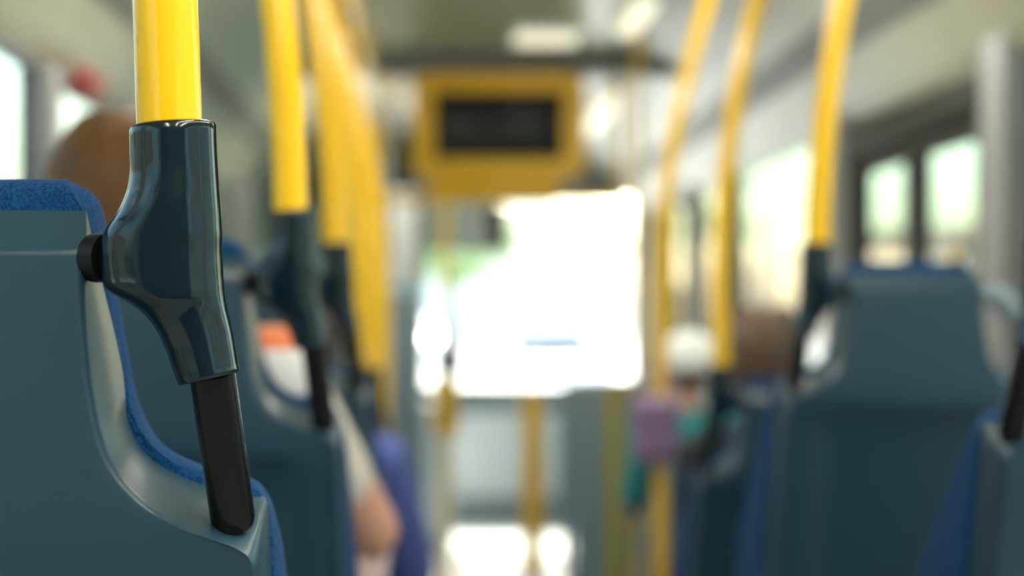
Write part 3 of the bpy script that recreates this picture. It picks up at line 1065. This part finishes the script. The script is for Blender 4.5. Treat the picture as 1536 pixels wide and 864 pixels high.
def person(loc, label, J, hair, top, bottom, head_yaw=0.0, head_tilt=0.0, sleeve='long', capped=False, long_hair=False,
           sleeve_mat=None):
    """seated figure facing +Y; J overrides joint places relative to the hips' base on the seat"""
    t = thing('person', label, 'person', loc)
    P = dict(pelvis=(0, 0, .10), waist=(0, -.03, .26), chest=(0, -.035, .42), neck=(0, -.02, .555), head=(0, .012, .715))
    for s, n in ((-1, 'l'), (1, 'r')):
        P['sh' + n] = (s * .168, -.025, .495)
        P['el' + n] = (s * .215, .06, .245)
        P['wr' + n] = (s * .13, .27, .20)
        P['hf' + n] = (-s * .15, .9, -.25)
        P['hip' + n] = (s * .085, .02, .085)
        P['kn' + n] = (s * .115, .44, .075)
        P['an' + n] = (s * .115, .45, -.34)
    P.update(J)
    V = {k: Vector(v) for k, v in P.items()}
    rot = Euler((0, head_tilt, head_yaw)).to_matrix()
    # ---- body: one continuous surface
    bm = bmesh.new()

    def torso(bm, g):
        add_ell(bm, V['pelvis'], (.165 + g, .115 + g, .105 + g), 20, 12)
        add_ell(bm, V['waist'], (.138 + g, .100 + g, .135 + g), 20, 12)
        add_ell(bm, V['chest'], (.158 + g, .108 + g, .150 + g), 20, 12)
        for n in 'lr':
            cap_bm(bm, V['chest'].lerp(V['sh' + n], .45) + Vector((0, 0, .05)), V['sh' + n], .062 + g, .054 + g)
        cap_bm(bm, V['chest'] + Vector((0, 0, .06)), V['neck'] - Vector((0, 0, .03)), .085 + g, .055 + g)

    def arms(bm, g, part='all', tail=1.0):
        for n in 'lr':
            if part in ('all', 'upper', 'long'):
                cap_bm(bm, V['sh' + n], V['el' + n].lerp(V['sh' + n], 1 - tail), .052 + g, .040 + g)
            if part in ('all', 'long'):
                cap_bm(bm, V['el' + n], V['wr' + n].lerp(V['el' + n], .06 if part == 'long' else 0), .038 + g, .025 + g)

    def legs(bm, g, full=True):
        for n in 'lr':
            cap_bm(bm, V['hip' + n], V['kn' + n], .082 + g, .056 + g)
            cap_bm(bm, V['kn' + n], V['an' + n] if full else V['kn' + n].lerp(V['an' + n], .85), .053 + g, .036 + g)
    torso(bm, 0); arms(bm, 0); legs(bm, 0)
    cap_bm(bm, V['neck'] - Vector((0, 0, .02)), V['head'] + Vector((0, -.012, -.04)), .052, .050)
    head(bm, V['head'], rot)
    for n, s in (('l', -1), ('r', 1)):
        hand(bm, V['wr' + n], V['hf' + n], (-s * .25, .25, -1), -s)
        cap_bm(bm, V['an' + n] + Vector((0, -.03, -.05)), V['an' + n] + Vector((0, .16, -.065)), .036, .026)
    link('body', remesh(bm, .0062, 3, 'body'), 'skin', t, 180)
    # ---- clothes
    bm = bmesh.new()
    torso(bm, .010)
    if sleeve_mat is None:
        arms(bm, .010, 'long' if sleeve == 'long' else 'upper', 1.0 if sleeve == 'long' else .75)
    link('top', remesh(bm, .009, 6, 'top'), top, t, 180)
    if sleeve_mat is not None:
        for n in 'lr':
            bm = bmesh.new()
            cap_bm(bm, V['sh' + n] + Vector((0, .0, .0)), V['el' + n].lerp(V['sh' + n], .34), .058, .048)
            link('sleeve', remesh(bm, .009, 4, 'sleeve'), sleeve_mat, t, 180)
    bm = bmesh.new()
    add_ell(bm, V['pelvis'] - Vector((0, 0, .01)), (.180, .130, .108), 20, 12)
    legs(bm, .011, False)
    link('trousers', remesh(bm, .010, 6, 'trousers'), bottom, t, 180)
    for n in 'lr':
        bm = bmesh.new()
        a = V['an' + n]
        cap_bm(bm, a + Vector((0, -.04, -.055)), a + Vector((0, .17, -.07)), .045, .034)
        cap_bm(bm, a + Vector((0, -.02, -.02)), a + Vector((0, -.03, -.05)), .044, .044)
        link('shoe', remesh(bm, .010, 3, 'shoe'), 'shoe', t, 180)
    # ---- face
    c = V['head']
    for s in (-1, 1):
        bm = bmesh.new()
        add_ell(bm, c + rot @ Vector((s * .031, .077, .014)), (.012, .012, .010), 12, 8)
        e = from_bm('eye', bm, 'eye', t, 180)
        bm = bmesh.new()
        add_ell(bm, c + rot @ Vector((s * .031, .0865, .014)), (.0055, .003, .0055), 10, 6)
        from_bm('iris', bm, 'iris', e, 180)
    bm = bmesh.new()
    cap_bm(bm, c + rot @ Vector((-.020, .092, -.052)), c + rot @ Vector((.020, .092, -.052)), .0055, .0055, 8, 2)
    from_bm('mouth', bm, 'lips', t, 180)
    # ---- hair: a cap of locks combed down from the crown
    hb = bmesh.new()
    r4 = rot.to_4x4()
    add_ell(hb, c + rot @ Vector((0, -.022, .040)), (.088, .100, .092), 24, 14, r4)
    rnd = random.Random(hash(label) % 1000)
    low = -.13 if long_hair else -.055
    for k in range(46):
        a = math.radians(-15 - 330 * 0 + 210 * k / 45) + PI * 0          # from ear to ear round the back
        ang = math.radians(-165 - 15 + 0) + a if False else math.radians(160 + 220 * k / 45)
        x, y = math.cos(ang), math.sin(ang)
        z1 = low + rnd.uniform(-.012, .012)
        p0 = Vector((x * .040, -.022 + y * .045, .122))
        p1 = Vector((x * .080, -.022 + y * .090, .075))
        p2 = Vector((x * .090, -.022 + y * .098, .02))
        p3 = Vector((x * .082, -.020 + y * .090, z1))
        if y > .2:
            p3 = p2.lerp(p3, .35)
        pts = [c + rot @ p for p in spline([p0, p1, p2, p3], 9)]
        rr = rnd.uniform(.009, .013)
        add_tube(hb, pts, [rr * .8] + [rr] * 7 + [rr * .8, rr * .4], 8)
    link('hair', remesh(hb, .0055, 2, 'hair'), hair, t, 180)
    if capped:
        bm = bmesh.new()
        add_ell(bm, c + rot @ Vector((0, -.015, .040)), (.112, .126, .108), 24, 12, r4)
        bmesh.ops.bisect_plane(bm, geom=bm.verts[:] + bm.edges[:] + bm.faces[:], plane_co=c + rot @ Vector((0, 0, .0)),
                               plane_no=rot @ Vector((0, 0, 1)), clear_inner=True)
        k = from_bm('cap', bm, 'cap', t, 60)
        bm = bmesh.new()
        pts = []
        for q in range(13):
            a = math.radians(20 + 140 * q / 12)
            pts.append((math.cos(a), math.sin(a)))
        v0 = [bm.verts.new(c + rot @ Vector((.10 * x, -.015 + .112 * y, .045))) for x, y in pts]
        v1 = [bm.verts.new(c + rot @ Vector((.10 * x, -.015 + (.112 + .075 * y) * y, .030))) for x, y in pts]
        for a in range(12):
            bm.faces.new((v0[a], v0[a + 1], v1[a + 1], v1[a]))
        g = bmesh.ops.solidify(bm, geom=bm.faces[:], thickness=.004)
        from_bm('peak', bm, 'cap', k, 60)
    return t


person((-.375, 1.885, .495), 'person with dark blond hair in a striped shirt with beige sleeves, seen from behind',
       dict(head=(.0, .0, .722), neck=(0, -.02, .56), shr=(.183, -.03, .525), elr=(.295, .12, .315), wrr=(.16, .34, .25), hfr=(-.4, .9, -.2),
            shl=(-.160, -.025, .495)),
       'hair_blond', 'shirt', 'olive', head_yaw=0.25, head_tilt=-0.10, sleeve_mat='beige', long_hair=True)
person((-.29, 3.36, .285), 'person in violet blue jacket and elbow over the aisle behind the third pole',
       dict(shr=(.185, -.02, .48), elr=(.255, .05, .24), wrr=(.10, .25, .18)),
       'hair_dark', 'violet', 'jeans', head_yaw=-.2)
person((.76, 3.42, .285), 'person with brown hair in charcoal jacket ahead of the grey blue seat',
       dict(head=(-.01, .01, .70), shl=(-.15, -.025, .48), ell=(-.15, .05, .24), wrl=(-.1, .27, .2)), 'hair_brown', 'charcoal', 'olive', head_yaw=.1)
c = person((.705, 4.15, FLOOR_F + .86 * .735), 'child in white cap and teal top standing with blue backpack right of the aisle',
           dict(knl=(-.09, .03, -.36), anl=(-.10, 0, -.775), knr=(.09, .03, -.36), anr=(.10, 0, -.775),
                ell=(-.21, -.03, .24), wrl=(-.17, .18, .20), elr=(.21, -.03, .22), wrr=(.20, .10, .02), hfr=(0, .2, -.9),
                waist=(0, -.01, .26), chest=(0, -.02, .42)), 'hair_brown', 'teal', 'jeans', head_yaw=.35, capped=True)
c.scale = (.735,) * 3


# bags
def bag(loc, w, d, h, m, label, strap):
    t = thing('bag', label, 'bag', loc)
    bm = bmesh.new()
    add_box(bm, -w / 2, w / 2, -d / 2, d / 2, 0, h, min(w, d) * .3, 5)
    from_bm('body', bm, m, t, 60)
    bm = bmesh.new()
    add_box(bm, -w / 2 - .004, w / 2 + .004, -d / 2 - .005, d / 2 + .005, h * .55, h + .006, min(w, d) * .28, 4)
    from_bm('flap', bm, m, t, 60)
    tube('strap', spline([(-w * .38, 0, h * .9), (-w * .33, 0, h + strap * .7), (0, 0, h + strap), (w * .33, 0, h + strap * .7), (w * .38, 0, h * .9)], 16), .008, m, t, 10)
    return t


bag((-.135, 2.09, .60), .15, .20, .205, 'pink', 'pale pink bag on the lap of the striped shirt passenger', .03)
t = thing('bag', 'lilac bag hanging on the tall yellow pole right of the aisle', 'bag', (.556, 3.735, .72))
bm = bmesh.new()
add_box(bm, -.055, .055, -.04, .04, 0, .165, .028, 5)
from_bm('body', bm, 'lilac', t, 60)
bm = bmesh.new()
add_box(bm, -.058, .058, -.045, .043, .09, .170, .027, 4)
from_bm('flap', bm, 'lilac', t, 60)
tube('strap', spline([(-.04, .01, .15), (-.032, .03, .21), (-.022, .065, .245), (.009, .088, .255), (.036, .065, .245), (.042, .03, .21), (.042, .01, .15)], 24), .006, 'lilac', t, 10)
t = thing('backpack', 'blue denim backpack worn by the child in white cap', 'backpack', (.705, 4.00, .40))
bm = bmesh.new()
add_box(bm, -.12, .12, -.075, .055, 0, .30, .045, 5)
from_bm('body', bm, 'jeans', t, 60)
bm = bmesh.new()
add_box(bm, -.085, .085, -.105, -.06, .03, .15, .02, 4)
from_bm('front_pocket', bm, 'jeans', t, 60)
tube('top_loop', spline([(-.03, -.01, .29), (-.02, -.02, .325), (.02, -.02, .325), (.03, -.01, .29)], 10), .006, 'shoe', t, 10)
for sx in (-.08, .08):
    tube('strap', spline([(sx, .04, .29), (sx, .08, .36), (sx, .17, .37), (sx, .215, .25), (sx * 1.1, .16, .08), (sx, .05, .03)], 16), .009, 'shoe', t, 10)



# ================================================================== OUTSIDE
GZ = -0.60
struct(box('ground', -80, 80, -60, 160, GZ - .2, GZ, 'asphalt'), 'sunlit street')
for x0, x1, lb in ((3.6, 11.5, 'right'), (-14, -5.2, 'left')):
    struct(box('pavement', x0, x1, -40, 120, GZ, GZ + .12, 'kerb'), 'pale pavement on the %s side of the street' % lb)


def house(x0, x1, y0, y1, h, m, label, gable=1.6):
    t = thing('house', label, 'building', ((x0 + x1) / 2, (y0 + y1) / 2, GZ), 0)
    hx, hy = (x1 - x0) / 2, (y1 - y0) / 2
    box('walls', -hx, hx, -hy, hy, 0, h, m, t)
    bm = bmesh.new()
    add_prism(bm, [(-hx - .3, h), (hx + .3, h), (hx * .1, h + gable), (-hx * .1, h + gable)], -hy - .3, hy + .3)
    from_bm('roof', bm, 'roof_tile', t)
    inner = -hx if (x0 + x1) > 0 else hx
    n = max(2, int((y1 - y0) / 3.2))
    for fl in range(max(1, int(h // 3))):
        for k in range(n):
            y = -hy + (k + .5) * 2 * hy / n
            box('window', inner - .04, inner + .04, y - .5, y + .5, fl * 3 + 1.0, fl * 3 + 2.3, 'window_dark', t)
    return t


house(15, 24, 44, 57, 3.5, 'cream', 'low cream house seen through the door panes', 1.3)
house(15, 25, 62, 90, 3.7, 'rose', 'long rose house seen through the window right of the poles', 1.4)
house(15, 24, -14, 10, 5.0, 'white_render', 'white house beside the rear of the bus on the door side')
house(-27, -16, 8, 30, 4.0, 'white_render', 'white house seen through the left windows')
house(-28, -17, 34, 60, 5.5, 'cream', 'tall cream house on the left side of the street ahead')
house(-26, -16, -18, 4, 4.0, 'cream', 'cream house beside the rear of the bus on the driver side')
t = thing('house', 'wide pale house at the end of the street seen through the windscreen', 'building', (1, 88, GZ))
box('walls', -10, 10, -4, 4, 0, 5, 'white_render', t)
bm = bmesh.new(); add_prism(bm, [(-10.5, 5), (10.5, 5), (8, 7.5), (-8, 7.5)], -4.5, 4.5)
from_bm('roof', bm, 'cream', t)


def tree(x, y, h, r, label):
    t = thing('tree', label, 'tree', (x, y, GZ), 0, 'street trees')
    rnd = random.Random(int(x * 31 + y * 7))
    bm = bmesh.new()
    add_tube(bm, [(0, 0, 0), (.05, .02, h * .3), (0, .05, h * .6)], [.2, .15, .09], 12)
    for k in range(6):
        a = k * 1.05
        add_tube(bm, [(0, .03, h * (.4 + .02 * k)), (math.cos(a) * r * .4, math.sin(a) * r * .4, h * .65), (math.cos(a) * r * .7, math.sin(a) * r * .7, h * .8)], [.07, .04, .015], 8)
    from_bm('trunk', bm, 'bark', t)
    vs, fs = [], []
    for k in range(5200):
        u = Vector((rnd.gauss(0, 1), rnd.gauss(0, 1), rnd.gauss(0, 1))).normalized()
        q = rnd.uniform(.45, 1.0) ** .5 * (1 + .18 * math.sin(5 * u.x + 3 * u.z) * math.cos(4 * u.y))
        c = Vector((u.x * r * q, u.y * r * q, h * .72 + u.z * h * .34 * q))
        s = rnd.uniform(.07, .14)
        a = Vector((rnd.gauss(0, 1), rnd.gauss(0, 1), rnd.gauss(0, 1))).normalized() * s
        b = a.cross(u if abs(u.dot(a)) < .9 * s else Vector((0, 0, 1))).normalized() * s * .6
        i = len(vs)
        vs += [c - a, c + b, c + a, c - b]
        fs.append((i, i + 1, i + 2, i + 3))
    me = bpy.data.meshes.new('foliage')
    me.from_pydata([tuple(v) for v in vs], [], fs)
    link('foliage', me, 'leaf', t, 0)['kind'] = 'stuff'
    return t


tree(-4.6, 34, 7.5, 3.0, 'green tree left of the street beyond the windscreen')
tree(1.2, 72, 7.0, 3.4, 'distant green tree in front of the pale house at the street end')
tree(-7.5, 80, 8.0, 3.6, 'second distant green tree left of the street end')
tree(16.5, 98, 9.0, 4.0, 'green tree beyond the rose house')
tree(-11.5, 20, 7.0, 2.8, 'green tree outside the left windows')


def car(x, y, rz, m, label):
    t = thing('car', label, 'car', (x, y, GZ), rz, 'cars on the street')
    prof = [(-2.1, .30), (-2.1, .75), (-1.95, .85), (-1.5, .90), (-1.0, 1.38), (.35, 1.42), (1.05, .95), (1.9, .82), (2.1, .65), (2.1, .30)]
    bm = bmesh.new()
    a = [bm.verts.new((-.85 if z < 1 else -.68, p, z)) for p, z in prof]
    b = [bm.verts.new((.85 if z < 1 else .68, p, z)) for p, z in prof]
    n = len(prof)
    for i in range(n):
        bm.faces.new((a[i], a[(i + 1) % n], b[(i + 1) % n], b[i]))
    bm.faces.new(a); bm.faces.new(b[::-1])
    bmesh.ops.bevel(bm, geom=bm.edges[:], offset=.05, segments=2, affect='EDGES')
    from_bm('body', bm, m, t, 40)
    for s, (p0, z0, p1, z1) in (('rear', (-1.44, .97, -1.04, 1.33)), ('front', (.95, 1.03, .42, 1.37))):
        bm = bmesh.new()
        d = -.02 if s == 'rear' else .02
        vs = [bm.verts.new((x_, p + d, z + .015)) for x_, p, z in ((-.66, p0, z0), (.66, p0, z0), (.56, p1, z1), (-.56, p1, z1))]
        bm.faces.new(vs)
        bmesh.ops.solidify(bm, geom=bm.faces[:], thickness=.01)
        from_bm('windscreen', bm, 'window_dark', t)
    for sx in (-.74, .74):
        for p in (-1.35, 1.3):
            tube('wheel', [(sx - .1, p, .32), (sx + .1, p, .32)], .32, 'tyre', t, 20)
    return t


car(1.9, 25, 0, 'car_white', 'white car ahead of the bus on the street')
car(-2.6, 33, PI, 'car_red', 'dull red car on the street ahead')
car(-.6, 48, PI, 'car_white', 'white car far down the street')
